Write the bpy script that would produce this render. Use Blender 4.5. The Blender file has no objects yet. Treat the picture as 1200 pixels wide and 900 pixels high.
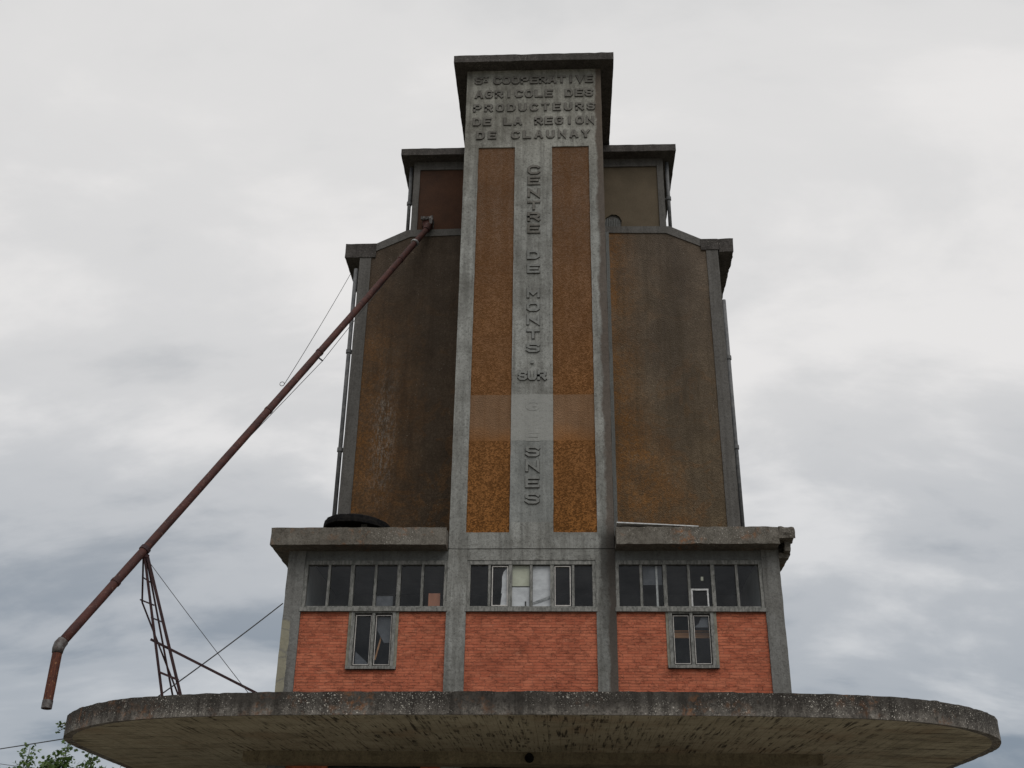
import bpy, bmesh, math, random
from mathutils import Vector, Matrix, noise
R = math.radians
random.seed(7)
scene = bpy.context.scene
C = scene.collection

# ------------------------------------------------------------------ camera
cam = bpy.data.cameras.new("camera"); camo = bpy.data.objects.new("camera", cam); C.objects.link(camo)
CAM = Vector((0.67, 0.0, 1.6))
pitch, yaw, roll = R(26.358), R(-2.9126), R(0.8196)
fw = Vector((math.sin(yaw)*math.cos(pitch), math.cos(yaw)*math.cos(pitch), math.sin(pitch)))
rt = Vector((math.cos(yaw), -math.sin(yaw), 0)); up = rt.cross(fw)
r2 = rt*math.cos(roll) + up*math.sin(roll); u2 = -rt*math.sin(roll) + up*math.cos(roll)
m = Matrix((r2, u2, -fw)).transposed().to_4x4(); m.translation = CAM
camo.matrix_world = m
cam.sensor_width = 36; cam.lens = 1294.5/1200*36; cam.clip_start = 0.1; cam.clip_end = 5000
scene.camera = camo

# ------------------------------------------------------------------ sky and sun
SUN_EL, SUN_AZ = R(52), R(150)          # azimuth measured clockwise from +Y: behind the camera, to the right
world = bpy.data.worlds.new("World"); scene.world = world; world.use_nodes = True
nt = world.node_tree; nt.nodes.clear()
def nd(t, typ, **kw):
    n = t.nodes.new(typ)
    for k, v in kw.items():
        if k.startswith('i_'):
            key = k[2:]; key = int(key) if key.isdigit() else key.replace('_', ' ')
            n.inputs[key].default_value = v
        else: setattr(n, k, v)
    return n
def math_n(t, op, a=None, b=None, clamp=False):
    n = t.nodes.new('ShaderNodeMath'); n.operation = op; n.use_clamp = clamp
    for i, v in enumerate((a, b)):
        if v is None: continue
        if isinstance(v, (int, float)): n.inputs[i].default_value = v
        else: t.links.new(v, n.inputs[i])
    return n.outputs[0]
def ramp(t, fac, stops, interp='LINEAR'):
    n = t.nodes.new('ShaderNodeValToRGB'); n.color_ramp.interpolation = interp
    e = n.color_ramp.elements
    while len(e) < len(stops): e.new(0.5)
    for i, (p, c) in enumerate(stops):
        e[i].position = p
        e[i].color = (c, c, c, 1) if isinstance(c, (int, float)) else (*c, 1)
    t.links.new(fac, n.inputs[0]); return n.outputs[0]
def mixc(t, fac, a, b, mode='MIX'):
    n = t.nodes.new('ShaderNodeMix'); n.data_type = 'RGBA'; n.blend_type = mode
    for s, v in ((n.inputs[0], fac), (n.inputs[6], a), (n.inputs[7], b)):
        if isinstance(v, (int, float)): s.default_value = v
        elif isinstance(v, tuple): s.default_value = (*v, 1)
        else: t.links.new(v, s)
    return n.outputs[2]
sky = nd(nt, 'ShaderNodeTexSky', sky_type='NISHITA', sun_disc=False, sun_elevation=SUN_EL, sun_rotation=SUN_AZ)
tc = nd(nt, 'ShaderNodeTexCoord'); sep = nd(nt, 'ShaderNodeSeparateXYZ'); nt.links.new(tc.outputs['Generated'], sep.inputs[0])
zc = math_n(nt, 'MAXIMUM', sep.outputs[2], 0.0)
den = math_n(nt, 'ADD', zc, 0.34)
cx = math_n(nt, 'DIVIDE', sep.outputs[0], den); cy = math_n(nt, 'DIVIDE', sep.outputs[1], den)
cmb = nd(nt, 'ShaderNodeCombineXYZ', i_2=0.0); nt.links.new(cx, cmb.inputs[0]); nt.links.new(cy, cmb.inputs[1])
mp = nd(nt, 'ShaderNodeMapping'); nt.links.new(cmb.outputs[0], mp.inputs[0])
mp.inputs['Location'].default_value = (3.1, 1.7, 0.4); mp.inputs['Rotation'].default_value = (0, 0, R(14)); mp.inputs['Scale'].default_value = (0.8, 1.35, 1)
n1 = nd(nt, 'ShaderNodeTexNoise', i_Scale=3.0, i_Detail=7.0, i_Roughness=0.55, i_Distortion=0.25); nt.links.new(mp.outputs[0], n1.inputs[0])
n2 = nd(nt, 'ShaderNodeTexNoise', i_Scale=1.1, i_Detail=4.0, i_Roughness=0.5, i_Distortion=0.2); nt.links.new(mp.outputs[0], n2.inputs[0])
cl = math_n(nt, 'ADD', math_n(nt, 'MULTIPLY', n1.outputs[0], 0.55), math_n(nt, 'MULTIPLY', n2.outputs[0], 0.45))
# thickness of the cloud: mottles are strong low down, washed out high up
mott = ramp(nt, cl, [(0.40, 0.0), (0.50, 0.5), (0.60, 1.0)], 'EASE')
low = mixc(nt, mott, (0.21, 0.25, 0.30), (0.51, 0.53, 0.555))
mid = mixc(nt, mott, (0.42, 0.435, 0.455), (0.73, 0.72, 0.715))
high = mixc(nt, mott, (0.60, 0.60, 0.60), (0.75, 0.735, 0.725))
e1 = ramp(nt, sep.outputs[2], [(0.17, 0.0), (0.42, 1.0)])
e2 = ramp(nt, sep.outputs[2], [(0.34, 0.0), (0.62, 1.0)])
cloud = mixc(nt, e2, mixc(nt, e1, low, mid), high)
sc_ = nd(nt, 'ShaderNodeVectorMath', operation='SCALE'); nt.links.new(cloud, sc_.inputs[0]); sc_.inputs['Scale'].default_value = 10.0
final = mixc(nt, 0.97, sky.outputs[0], sc_.outputs[0])
bg = nd(nt, 'ShaderNodeBackground', i_Strength=0.1); nt.links.new(final, bg.inputs[0])
out = nd(nt, 'ShaderNodeOutputWorld'); nt.links.new(bg.outputs[0], out.inputs[0])
sd = Vector((math.sin(SUN_AZ)*math.cos(SUN_EL), math.cos(SUN_AZ)*math.cos(SUN_EL), math.sin(SUN_EL)))
sun = bpy.data.lights.new("sun", 'SUN'); sun.energy = 1.45; sun.angle = R(50); sun.color = (1, 0.97, 0.93)
suno = bpy.data.objects.new("sun", sun); C.objects.link(suno); suno.rotation_euler = (-sd).to_track_quat('-Z', 'Y').to_euler(); suno.location = sd*60

scene.view_settings.view_transform = 'Standard'; scene.view_settings.look = 'None'
scene.view_settings.exposure = 0.14; scene.view_settings.gamma = 1; scene.view_settings.use_curve_mapping = False
scene.cycles.max_bounces = 8; scene.cycles.transparent_max_bounces = 12

# ------------------------------------------------------------------ materials
def new_mat(name, rough=0.9, spec=0.25, metal=0.0):
    mt = bpy.data.materials.new(name); mt.use_nodes = True; t = mt.node_tree
    b = t.nodes['Principled BSDF']; b.inputs['Roughness'].default_value = rough
    b.inputs['Specular IOR Level'].default_value = spec; b.inputs['Metallic'].default_value = metal
    co = nd(t, 'ShaderNodeTexCoord').outputs['Object']
    return mt, t, b, co
def nz(t, co, scale, detail=5, rough=0.6, vec=None, dist=0.0, loc=None):
    if vec or loc:
        mpn = t.nodes.new('ShaderNodeMapping'); t.links.new(co, mpn.inputs[0])
        if vec: mpn.inputs['Scale'].default_value = vec
        if loc: mpn.inputs['Location'].default_value = loc
        co = mpn.outputs[0]
    n = t.nodes.new('ShaderNodeTexNoise'); n.inputs['Scale'].default_value = scale; n.inputs['Detail'].default_value = detail
    n.inputs['Roughness'].default_value = rough; n.inputs['Distortion'].default_value = dist
    t.links.new(co, n.inputs[0]); return n.outputs[0]
def bump(t, b, h, strength=0.5, dist=0.01):
    n = nd(t, 'ShaderNodeBump', i_Strength=strength, i_Distance=dist); t.links.new(h, n.inputs['Height']); t.links.new(n.outputs[0], b.inputs['Normal'])
def spots(t, co, scale, size, mask, loc=(0, 0, 0)):
    mpn = t.nodes.new('ShaderNodeMapping'); t.links.new(co, mpn.inputs[0]); mpn.inputs['Location'].default_value = loc
    w = nd(t, 'ShaderNodeVectorMath', operation='ADD'); t.links.new(mpn.outputs[0], w.inputs[0])
    wn = nd(t, 'ShaderNodeTexNoise', i_Scale=scale*1.4, i_Detail=2.0); t.links.new(mpn.outputs[0], wn.inputs[0])
    ws = nd(t, 'ShaderNodeVectorMath', operation='SCALE'); t.links.new(wn.outputs[1], ws.inputs[0]); ws.inputs['Scale'].default_value = 0.9/scale
    t.links.new(ws.outputs[0], w.inputs[1])
    v = nd(t, 'ShaderNodeTexVoronoi', i_Scale=scale); t.links.new(w.outputs[0], v.inputs[0])
    s = ramp(t, v.outputs['Distance'], [(size*0.7, 1.0), (size, 0.0)])
    return math_n(t, 'MULTIPLY', s, mask)
def concrete(name, base, dark, stain=0.5, streak=0.5, fine=0.35, white=0.0, orange=0.0, ztop=None, extra=None, seed=0.0, grain=0.5):
    mt, t, b, co = new_mat(name, 0.93, 0.2)
    L = (seed*3.1, seed*1.7, seed*2.3)
    big = nz(t, co, 0.55, 5, 0.62, loc=L); med = nz(t, co, 3.2, 7, 0.68, loc=L, dist=0.4); fin = nz(t, co, 38, 3, 0.7, loc=L)
    stk = nz(t, co, 1.0, 6, 0.62, vec=(7.0, 7.0, 0.42), loc=L, dist=0.3)
    a = ramp(t, math_n(t, 'ADD', math_n(t, 'MULTIPLY', big, 0.5), math_n(t, 'MULTIPLY', med, 0.5)), [(0.36, 1.0), (0.60, 0.0)])
    s = ramp(t, stk, [(0.44, 0.0), (0.66, 1.0)])
    col = mixc(t, math_n(t, 'MULTIPLY', a, stain), base, dark)
    col = mixc(t, math_n(t, 'MULTIPLY', s, streak), col, tuple(x*0.72 for x in dark))
    sp = ramp(t, nz(t, co, 16, 6, 0.75, loc=L, dist=0.3), [(0.36, 0.0), (0.5, 1.0)])
    col = mixc(t, math_n(t, 'MULTIPLY', math_n(t, 'SUBTRACT', 1.0, sp), grain), col, tuple(x*0.5 for x in dark))
    f2 = ramp(t, fin, [(0.25, 1.0-fine), (0.75, 1.0+fine)])
    col = mixc(t, 1.0, col, f2, 'MULTIPLY')
    sepn = nd(t, 'ShaderNodeSeparateXYZ'); t.links.new(co, sepn.inputs[0])
    if ztop:   # grime from the run-off under a top edge: z of the edge, reach, strength
        zz = math_n(t, 'DIVIDE', math_n(t, 'SUBTRACT', ztop[0], sepn.outputs[2]), ztop[1])
        zn = math_n(t, 'SUBTRACT', zz, math_n(t, 'MULTIPLY', nz(t, co, 1.0, 5, 0.65, vec=(6, 6, 0.5), loc=L), 1.2))
        g = ramp(t, zn, [(0.0, ztop[2]), (0.45, 0.0)])
        col = mixc(t, g, col, tuple(x*0.38 for x in dark))
    if white:
        msk = ramp(t, nz(t, co, 1.3, 4, 0.6, loc=(5+seed, 2, 8)), [(0.42, 0.0), (0.6, 1.0)])
        col = mixc(t, math_n(t, 'MULTIPLY', spots(t, co, 19, 0.20, msk), white), col, (0.50, 0.47, 0.42))
        col = mixc(t, math_n(t, 'MULTIPLY', spots(t, co, 42, 0.24, msk, (3, 3, 3)), white*0.8), col, (0.45, 0.43, 0.38))
    if orange:
        msk = ramp(t, nz(t, co, 0.9, 4, 0.7, loc=(1, 7+seed, 3)), [(0.52, 0.0), (0.66, 1.0)])
        m2 = ramp(t, nz(t, co, 9, 5, 0.7, loc=(4, 1+seed, 3)), [(0.48, 0.0), (0.62, 1.0)])
        col = mixc(t, math_n(t, 'MULTIPLY', math_n(t, 'MULTIPLY', msk, m2), orange), col, (0.26, 0.105, 0.035))
    if extra: col = extra(t, co, sepn, col)
    t.links.new(col, b.inputs['Base Color'])
    h = math_n(t, 'ADD', math_n(t, 'MULTIPLY', fin, 0.5), math_n(t, 'ADD', med, math_n(t, 'MULTIPLY', sp, 0.5)))
    bump(t, b, h, 0.55, 0.012)
    return mt
def rng(t, v, a, b, soft=0.01):      # 1 inside [a, b]
    return math_n(t, 'MULTIPLY', math_n(t, 'DIVIDE', math_n(t, 'SUBTRACT', v, a-soft), soft*2, True), math_n(t, 'DIVIDE', math_n(t, 'SUBTRACT', b+soft, v), soft*2, True))
def tower_extra(t, co, s, col):
    # old whitewash band across the sign strip
    x, z = s.outputs[0], s.outputs[2]
    zj = math_n(t, 'ADD', z, math_n(t, 'MULTIPLY', nz(t, co, 6, 3, 0.6), 0.03))
    w = math_n(t, 'MULTIPLY', rng(t, zj, 11.165, 12.275), rng(t, x, -0.46, 0.46))
    col = mixc(t, math_n(t, 'MULTIPLY', w, 0.80), col, mixc(t, nz(t, co, 5, 5, 0.7, vec=(1, 1, .3)), (0.235, 0.24, 0.225), (0.30, 0.30, 0.285)))
    # bare grey repair below it
    w2 = math_n(t, 'MULTIPLY', rng(t, zj, 9.3, 11.165), rng(t, x, -0.46, 0.46))
    col = mixc(t, math_n(t, 'MULTIPLY', w2, 0.35), col, (0.16, 0.175, 0.175))
    # brown weathering down the right-hand edge
    xe = math_n(t, 'ADD', x, math_n(t, 'MULTIPLY', nz(t, co, 2.2, 6, 0.75, vec=(1, 1, .5)), 0.34))
    e = math_n(t, 'MULTIPLY', ramp(t, math_n(t, 'SUBTRACT', xe, 0.7), [(0.0, 0.0), (0.999, 1.0)]), 1.0)
    e = ramp(t, e, [(0.93, 0.0), (1.0, 1.0)])
    xe2 = math_n(t, 'DIVIDE', math_n(t, 'SUBTRACT', xe, 1.70), 0.06, True)
    zz = math_n(t, 'DIVIDE', math_n(t, 'SUBTRACT', z, 9.0), 2.0, True)
    col = mixc(t, math_n(t, 'MULTIPLY', xe2, 0.88), col, mixc(t, nz(t, co, 9, 5, .7), (0.05, 0.041, 0.035), (0.125, 0.098, 0.08)))
    # dark soaked patch on the right column under the tower
    dz = math_n(t, 'MULTIPLY', math_n(t, 'DIVIDE', math_n(t, 'SUBTRACT', 9.35, z), 0.4, True), math_n(t, 'DIVIDE', math_n(t, 'SUBTRACT', z, 5.2), 3.0, True))
    dx = math_n(t, 'DIVIDE', math_n(t, 'SUBTRACT', xe, 1.52), 0.10, True)
    col = mixc(t, math_n(t, 'MULTIPLY', math_n(t, 'MULTIPLY', dx, dz), 0.8), col, (0.035, 0.033, 0.03))
    # warm tint high on the header
    hz = math_n(t, 'DIVIDE', math_n(t, 'SUBTRACT', z, 17.0), 3.0, True)
    return mixc(t, math_n(t, 'MULTIPLY', hz, 0.45), col, mixc(t, 1.0, col, (0.98, 0.92, 0.80), 'MULTIPLY'))
GREY = (0.295, 0.30, 0.283)
M = {}
M['tower'] = concrete('weathered_tower_concrete', GREY, (0.115, 0.112, 0.10), 0.8, 0.55, 0.22, extra=tower_extra, grain=0.5)
M['letter'] = concrete('relief_letter_concrete', (0.165, 0.158, 0.142), (0.085, 0.08, 0.07), 0.5, 0.4, 0.2, grain=0.4)
M['letter_low'] = concrete('plain_letter_concrete', (0.215, 0.22, 0.21), (0.12, 0.12, 0.11), 0.5, 0.3, 0.15, grain=0.25)
M['letter_side'] = concrete('shade_and_grime_letter_edge', (0.085, 0.082, 0.074), (0.042, 0.039, 0.034), 0.5, 0.3, 0.2)  # darkened letter sides stand in for shade on the relief, plus grime
M['letter_white'] = concrete('whitewashed_letter', (0.27, 0.272, 0.257), (0.22, 0.222, 0.21), 0.5, 0.2, 0.1, grain=0.1)
M['frame'] = concrete('body_frame_concrete', (0.13, 0.125, 0.118), (0.085, 0.08, 0.073), 0.6, 0.5, 0.2, seed=2, grain=0.4)
M['cap'] = concrete('dark_cap_concrete', (0.082, 0.075, 0.07), (0.035, 0.031, 0.028), 0.8, 0.5, 0.45, white=0.35, seed=3, grain=0.6)
M['wing'] = concrete('wing_concrete', (0.20, 0.20, 0.19), (0.11, 0.105, 0.095), 0.6, 0.55, 0.2, seed=4, grain=0.35)
M['beam'] = concrete('dull_beam_concrete', (0.15, 0.155, 0.15), (0.10, 0.10, 0.095), 0.5, 0.35, 0.15, seed=14, grain=0.25)
M['slab'] = concrete('mossy_slab_concrete', (0.16, 0.148, 0.128), (0.08, 0.069, 0.055), 0.8, 0.4, 0.35, white=0.6, orange=0.75, seed=5, grain=0.5)
M['fascia'] = concrete('black_stained_canopy_concrete', (0.19, 0.175, 0.155), (0.06, 0.053, 0.046), 0.85, 0.9, 0.5, white=0.95, orange=0.6, ztop=(4.86, 0.30, 0.7), seed=6, grain=0.75)
def wing_yellow(t, co, s, col):
    x, z = s.outputs[0], s.outputs[2]
    xe = math_n(t, 'ADD', x, math_n(t, 'MULTIPLY', nz(t, co, 3, 5, 0.6), 0.10))
    k = math_n(t, 'MULTIPLY', math_n(t, 'LESS_THAN', xe, -4.83), rng(t, math_n(t, 'ADD', z, math_n(t, 'MULTIPLY', nz(t, co, 2, 4, .6), .3)), 5.85, 7.35, 0.02))
    crk = ramp(t, nd_wave(t, co), [(0.0, 0.35), (0.05, 1.0)])
    yc = mixc(t, nz(t, co, 7, 5, .7), (0.32, 0.30, 0.22), (0.20, 0.19, 0.15))
    return mixc(t, math_n(t, 'MULTIPLY', k, crk), col, yc)
def nd_wave(t, co):
    v = nd(t, 'ShaderNodeTexVoronoi', feature='DISTANCE_TO_EDGE', i_Scale=2.2); t.links.new(co, v.inputs[0]); return v.outputs['Distance']
M['corner'] = concrete('patched_corner_concrete', (0.19, 0.19, 0.18), (0.10, 0.095, 0.088), 0.6, 0.55, 0.2, seed=4, grain=0.35, extra=wing_yellow)

def soffit_mat():
    mt, t, b, co = new_mat('mould_streaked_soffit', 0.95, 0.15)
    s = nd(t, 'ShaderNodeSeparateXYZ'); t.links.new(co, s.inputs[0])
    big = nz(t, co, 0.8, 6, 0.65, dist=0.6)
    col = mixc(t, ramp(t, big, [(0.3, 0.0), (0.7, 1.0)]), (0.25, 0.22, 0.155), (0.38, 0.34, 0.25))
    stm = nz(t, co, 1.0, 5, 0.6, vec=(20, 1.1, 1), dist=0.35)
    sts = nz(t, co, 1.0, 5, 0.6, vec=(0.8, 13, 1), dist=0.35)
    side = ramp(t, math_n(t, 'ABSOLUTE', s.outputs[0]), [(5.6/10, 0.0), (6.8/10, 1.0)])
    ax = math_n(t, 'DIVIDE', math_n(t, 'ABSOLUTE', s.outputs[0]), 10.0)
    side = ramp(t, ax, [(0.52, 0.0), (0.68, 1.0)])
    k1 = math_n(t, 'MULTIPLY', ramp(t, stm, [(0.525, 0.0), (0.62, 1.0)]), math_n(t, 'SUBTRACT', 1.0, side))
    k2 = math_n(t, 'MULTIPLY', ramp(t, sts, [(0.52, 0.0), (0.62, 1.0)]), side)
    brk = ramp(t, nz(t, co, 2.6, 4, 0.6), [(0.40, 0.0), (0.55, 1.0)])
    k = math_n(t, 'MULTIPLY', math_n(t, 'ADD', k1, k2), math_n(t, 'ADD', 0.1, brk), True)
    smu = ramp(t, nz(t, co, 1.9, 7, 0.72, dist=.7, loc=(4, 4, 1)), [(0.50, 0.0), (0.72, 0.55)])
    col = mixc(t, smu, col, (0.07, 0.055, 0.035))
    brd = nd(t, 'ShaderNodeTexWave', wave_type='BANDS', bands_direction='X', i_Scale=1.6, i_Distortion=0.3); t.links.new(co, brd.inputs[0])
    col = mixc(t, ramp(t, brd.outputs['Fac'], [(0.0, 0.35), (0.03, 0.0)]), col, (0.06, 0.05, 0.035))
    rust = ramp(t, nz(t, co, 0.7, 5, 0.6, loc=(7, 2, 0)), [(0.54, 0.0), (0.7, 0.5)])
    col = mixc(t, rust, col, (0.20, 0.125, 0.07))
    col = mixc(t, math_n(t, 'MULTIPLY', k, 0.85), col, (0.018, 0.014, 0.010))
    fin = nz(t, co, 30, 4, 0.7)
    col = mixc(t, 1.0, col, ramp(t, fin, [(0.25, 0.75), (0.75, 1.2)]), 'MULTIPLY')
    t.links.new(col, b.inputs['Base Color'])
    bump(t, b, math_n(t, 'ADD', fin, math_n(t, 'MULTIPLY', k, -0.8)), 0.5, 0.012)
    return mt
M['soffit'] = soffit_mat()
M['underbeam'] = concrete('olive_beam_concrete', (0.24, 0.205, 0.14), (0.10, 0.085, 0.055), 0.6, 0.3, 0.25, seed=21, grain=0.4)

def render_mat(name, top, bot, z0, z1, speck=0.5, mode='orange'):
    """pebble-dash render with lichen"""
    mt, t, b, co = new_mat(name, 0.95, 0.12)
    s = nd(t, 'ShaderNodeSeparateXYZ'); t.links.new(co, s.inputs[0]); x, z = s.outputs[0], s.outputs[2]
    zf = math_n(t, 'DIVIDE', math_n(t, 'SUBTRACT', z, z0), z1-z0, True)
    zf = math_n(t, 'ADD', zf, math_n(t, 'MULTIPLY', math_n(t, 'SUBTRACT', nz(t, co, 0.8, 5, .6), 0.5), 0.55), True)
    col = mixc(t, zf, bot, top)
    peb = nd(t, 'ShaderNodeTexVoronoi', i_Scale=34.0); t.links.new(co, peb.inputs[0])
    sepc = nd(t, 'ShaderNodeSeparateColor'); t.links.new(peb.outputs['Color'], sepc.inputs[0])
    clump = nz(t, co, 15, 5, 0.75)
    dk = ramp(t, math_n(t, 'ADD', math_n(t, 'MULTIPLY', sepc.outputs[0], 0.35), math_n(t, 'MULTIPLY', clump, 0.8)), [(0.50, 0.0), (0.64, 1.0)])
    fine = nz(t, co, 55, 3, 0.8)
    amt = math_n(t, 'MULTIPLY', dk, math_n(t, 'SUBTRACT', speck, math_n(t, 'MULTIPLY', zf, speck*0.45)))
    if mode == 'orange':
        wz = rng(t, math_n(t, 'ADD', z, math_n(t, 'MULTIPLY', nz(t, co, 6, 3, .6), .03)), 11.165, 12.275)
        amt = math_n(t, 'MULTIPLY', amt, math_n(t, 'SUBTRACT', 1.0, math_n(t, 'MULTIPLY', wz, 0.9)))
        wash = ramp(t, math_n(t, 'ADD', math_n(t, 'DIVIDE', math_n(t, 'SUBTRACT', z, 11.1), 1.1), math_n(t, 'MULTIPLY', nz(t, co, 2.2, 4, .6), 0.5)), [(0.28, 0.15), (0.62, 1.0)])
        col = mixc(t, math_n(t, 'MULTIPLY', math_n(t, 'MULTIPLY', wz, wash), 0.62), col, (0.165, 0.115, 0.078))
    else:
        gx, gs, gz = (x, -1, 0) if mode == 'left' else (x, 1, 0)
        if mode == 'left':      # rusty lichen toward the outer, lower part
            f = math_n(t, 'DIVIDE', math_n(t, 'SUBTRACT', -2.7, x), 1.7, True)
            f = math_n(t, 'MULTIPLY', f, math_n(t, 'DIVIDE', math_n(t, 'SUBTRACT', 17.5, z), 4.5, True))
        else:                   # rusty band beside the tower, top to bottom, spreading low down
            lim = math_n(t, 'ADD', 2.85, math_n(t, 'MULTIPLY', math_n(t, 'DIVIDE', math_n(t, 'SUBTRACT', 14.0, z), 4.0, True), 1.6))
            f = math_n(t, 'DIVIDE', math_n(t, 'SUBTRACT', lim, x), 0.9, True)
        f = math_n(t, 'MULTIPLY', f, ramp(t, nz(t, co, 1.1, 6, .65), [(0.32, 0.25), (0.6, 1.0)]))
        f = math_n(t, 'MULTIPLY', f, ramp(t, nz(t, co, 13, 5, .7), [(0.34, 0.35), (0.58, 1.0)]))
        col = mixc(t, math_n(t, 'MULTIPLY', f, 0.95), col, (0.24, 0.108, 0.030))
        # black run-off stain
        cxs = -3.0 if mode == 'left' else 3.65
        band = math_n(t, 'SUBTRACT', 1.0, math_n(t, 'DIVIDE', math_n(t, 'ABSOLUTE', math_n(t, 'SUBTRACT', math_n(t, 'ADD', x, math_n(t, 'MULTIPLY', nz(t, co, 1, 5, .6, vec=(3, 3, .5)), .5)), cxs+.25)), 0.75, True))
        band = math_n(t, 'MULTIPLY', band, math_n(t, 'DIVIDE', math_n(t, 'SUBTRACT', z, 11.5), 3.5, True))
        col = mixc(t, math_n(t, 'MULTIPLY', band, 0.0 if mode == 'left' else 0.42), col, (0.030, 0.027, 0.025))
        drip = ramp(t, nz(t, co, 1.0, 7, .7, vec=(5.5, 5.5, .22), loc=(2, 2, 2)), [(0.52, 0.0), (0.57, 0.6), (0.7, 1.0)])
        col = mixc(t, math_n(t, 'MULTIPLY', drip, 0.15), col, (0.030, 0.025, 0.021))
        blo = ramp(t, nz(t, co, 0.9, 8, .75, dist=.9, loc=(1, 6, 5)), [(0.46, 0.0), (0.50, 0.6), (0.66, 1.0)])
        col = mixc(t, math_n(t, 'MULTIPLY', blo, 0.25), col, (0.034, 0.028, 0.024))
        pat = ramp(t, nz(t, co, 1.4, 6, .72, dist=.8, loc=(9, 4, 2)), [(0.53, 0.0), (0.57, 1.0)])
        col = mixc(t, math_n(t, 'MULTIPLY', math_n(t, 'MULTIPLY', pat, math_n(t, 'SUBTRACT', 1.0, zf)), 0.35), col, (0.19, 0.088, 0.028))
        if mode == 'left':      # pale salts
            px = math_n(t, 'SUBTRACT', 1.0, math_n(t, 'DIVIDE', math_n(t, 'ABSOLUTE', math_n(t, 'ADD', x, 3.85)), 0.42, True))
            pz = math_n(t, 'MULTIPLY', math_n(t, 'DIVIDE', math_n(t, 'SUBTRACT', z, 10.6), 1.6, True), math_n(t, 'DIVIDE', math_n(t, 'SUBTRACT', 15.4, z), 2.6, True))
            pm = math_n(t, 'MULTIPLY', math_n(t, 'MULTIPLY', px, pz), ramp(t, nz(t, co, 9, 6, .8, vec=(1.6, 1, .5)), [(0.47, 0.0), (0.6, 1.0)]))
            col = mixc(t, math_n(t, 'MULTIPLY', pm, 0.85), col, (0.27, 0.25, 0.22))
        dots = spots(t, co, 12, 0.16, ramp(t, nz(t, co, 2, 3, .5), [(0.45, 0.0), (0.6, 1.0)]), (2, 9, 4))
        col = mixc(t, math_n(t, 'MULTIPLY', dots, 0.5), col, (0.28, 0.25, 0.2))
    run = ramp(t, nz(t, co, 1.0, 7, .7, vec=(5, 5, .3), loc=(5, 1, 2)), [(0.48, 0.0), (0.68, 0.42)])
    col = mixc(t, run, col, tuple(v*0.42 for v in bot))
    big = ramp(t, nz(t, co, 0.9, 6, .7, loc=(3, 1, 7)), [(0.35, 0.82), (0.65, 1.16)])
    col = mixc(t, 1.0, col, big, 'MULTIPLY')
    col = mixc(t, amt, col, tuple(v*0.36 for v in bot))
    col = mixc(t, 1.0, col, ramp(t, fine, [(0.25, 0.7), (0.75, 1.3)]), 'MULTIPLY')
    t.links.new(col, b.inputs['Base Color'])
    bump(t, b, math_n(t, 'ADD', peb.outputs['Distance'], clump), 0.7, 0.015)
    return mt
M['orange'] = render_mat('orange_lichen_render', (0.135, 0.082, 0.052), (0.245, 0.105, 0.030), 9.0, 17.0, 0.9, 'orange')
M['render_left'] = render_mat('dark_left_render', (0.084, 0.064, 0.048), (0.092, 0.066, 0.044), 10, 18, 0.45, 'left')
M['render_right'] = render_mat('brown_right_render', (0.138, 0.108, 0.082), (0.145, 0.108, 0.068), 10, 18, 0.45, 'right')
def plain_render(name, c1, c2):
    mt, t, b, co = new_mat(name, 0.95, 0.12)
    col = mixc(t, ramp(t, nz(t, co, 1.0, 6, .65), [(0.35, 0.0), (0.65, 1.0)]), c1, c2)
    col = mixc(t, 1.0, col, ramp(t, nz(t, co, 40, 3, .7), [(0.25, 0.75), (0.75, 1.25)]), 'MULTIPLY')
    t.links.new(col, b.inputs['Base Color']); bump(t, b, nz(t, co, 30, 3, .7), 0.4, 0.01); return mt
M['ph_left'] = plain_render('reddish_brown_render', (0.052, 0.030, 0.022), (0.082, 0.042, 0.027))
M['ph_right'] = plain_render('olive_brown_render', (0.085, 0.068, 0.047), (0.115, 0.092, 0.064))

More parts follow.
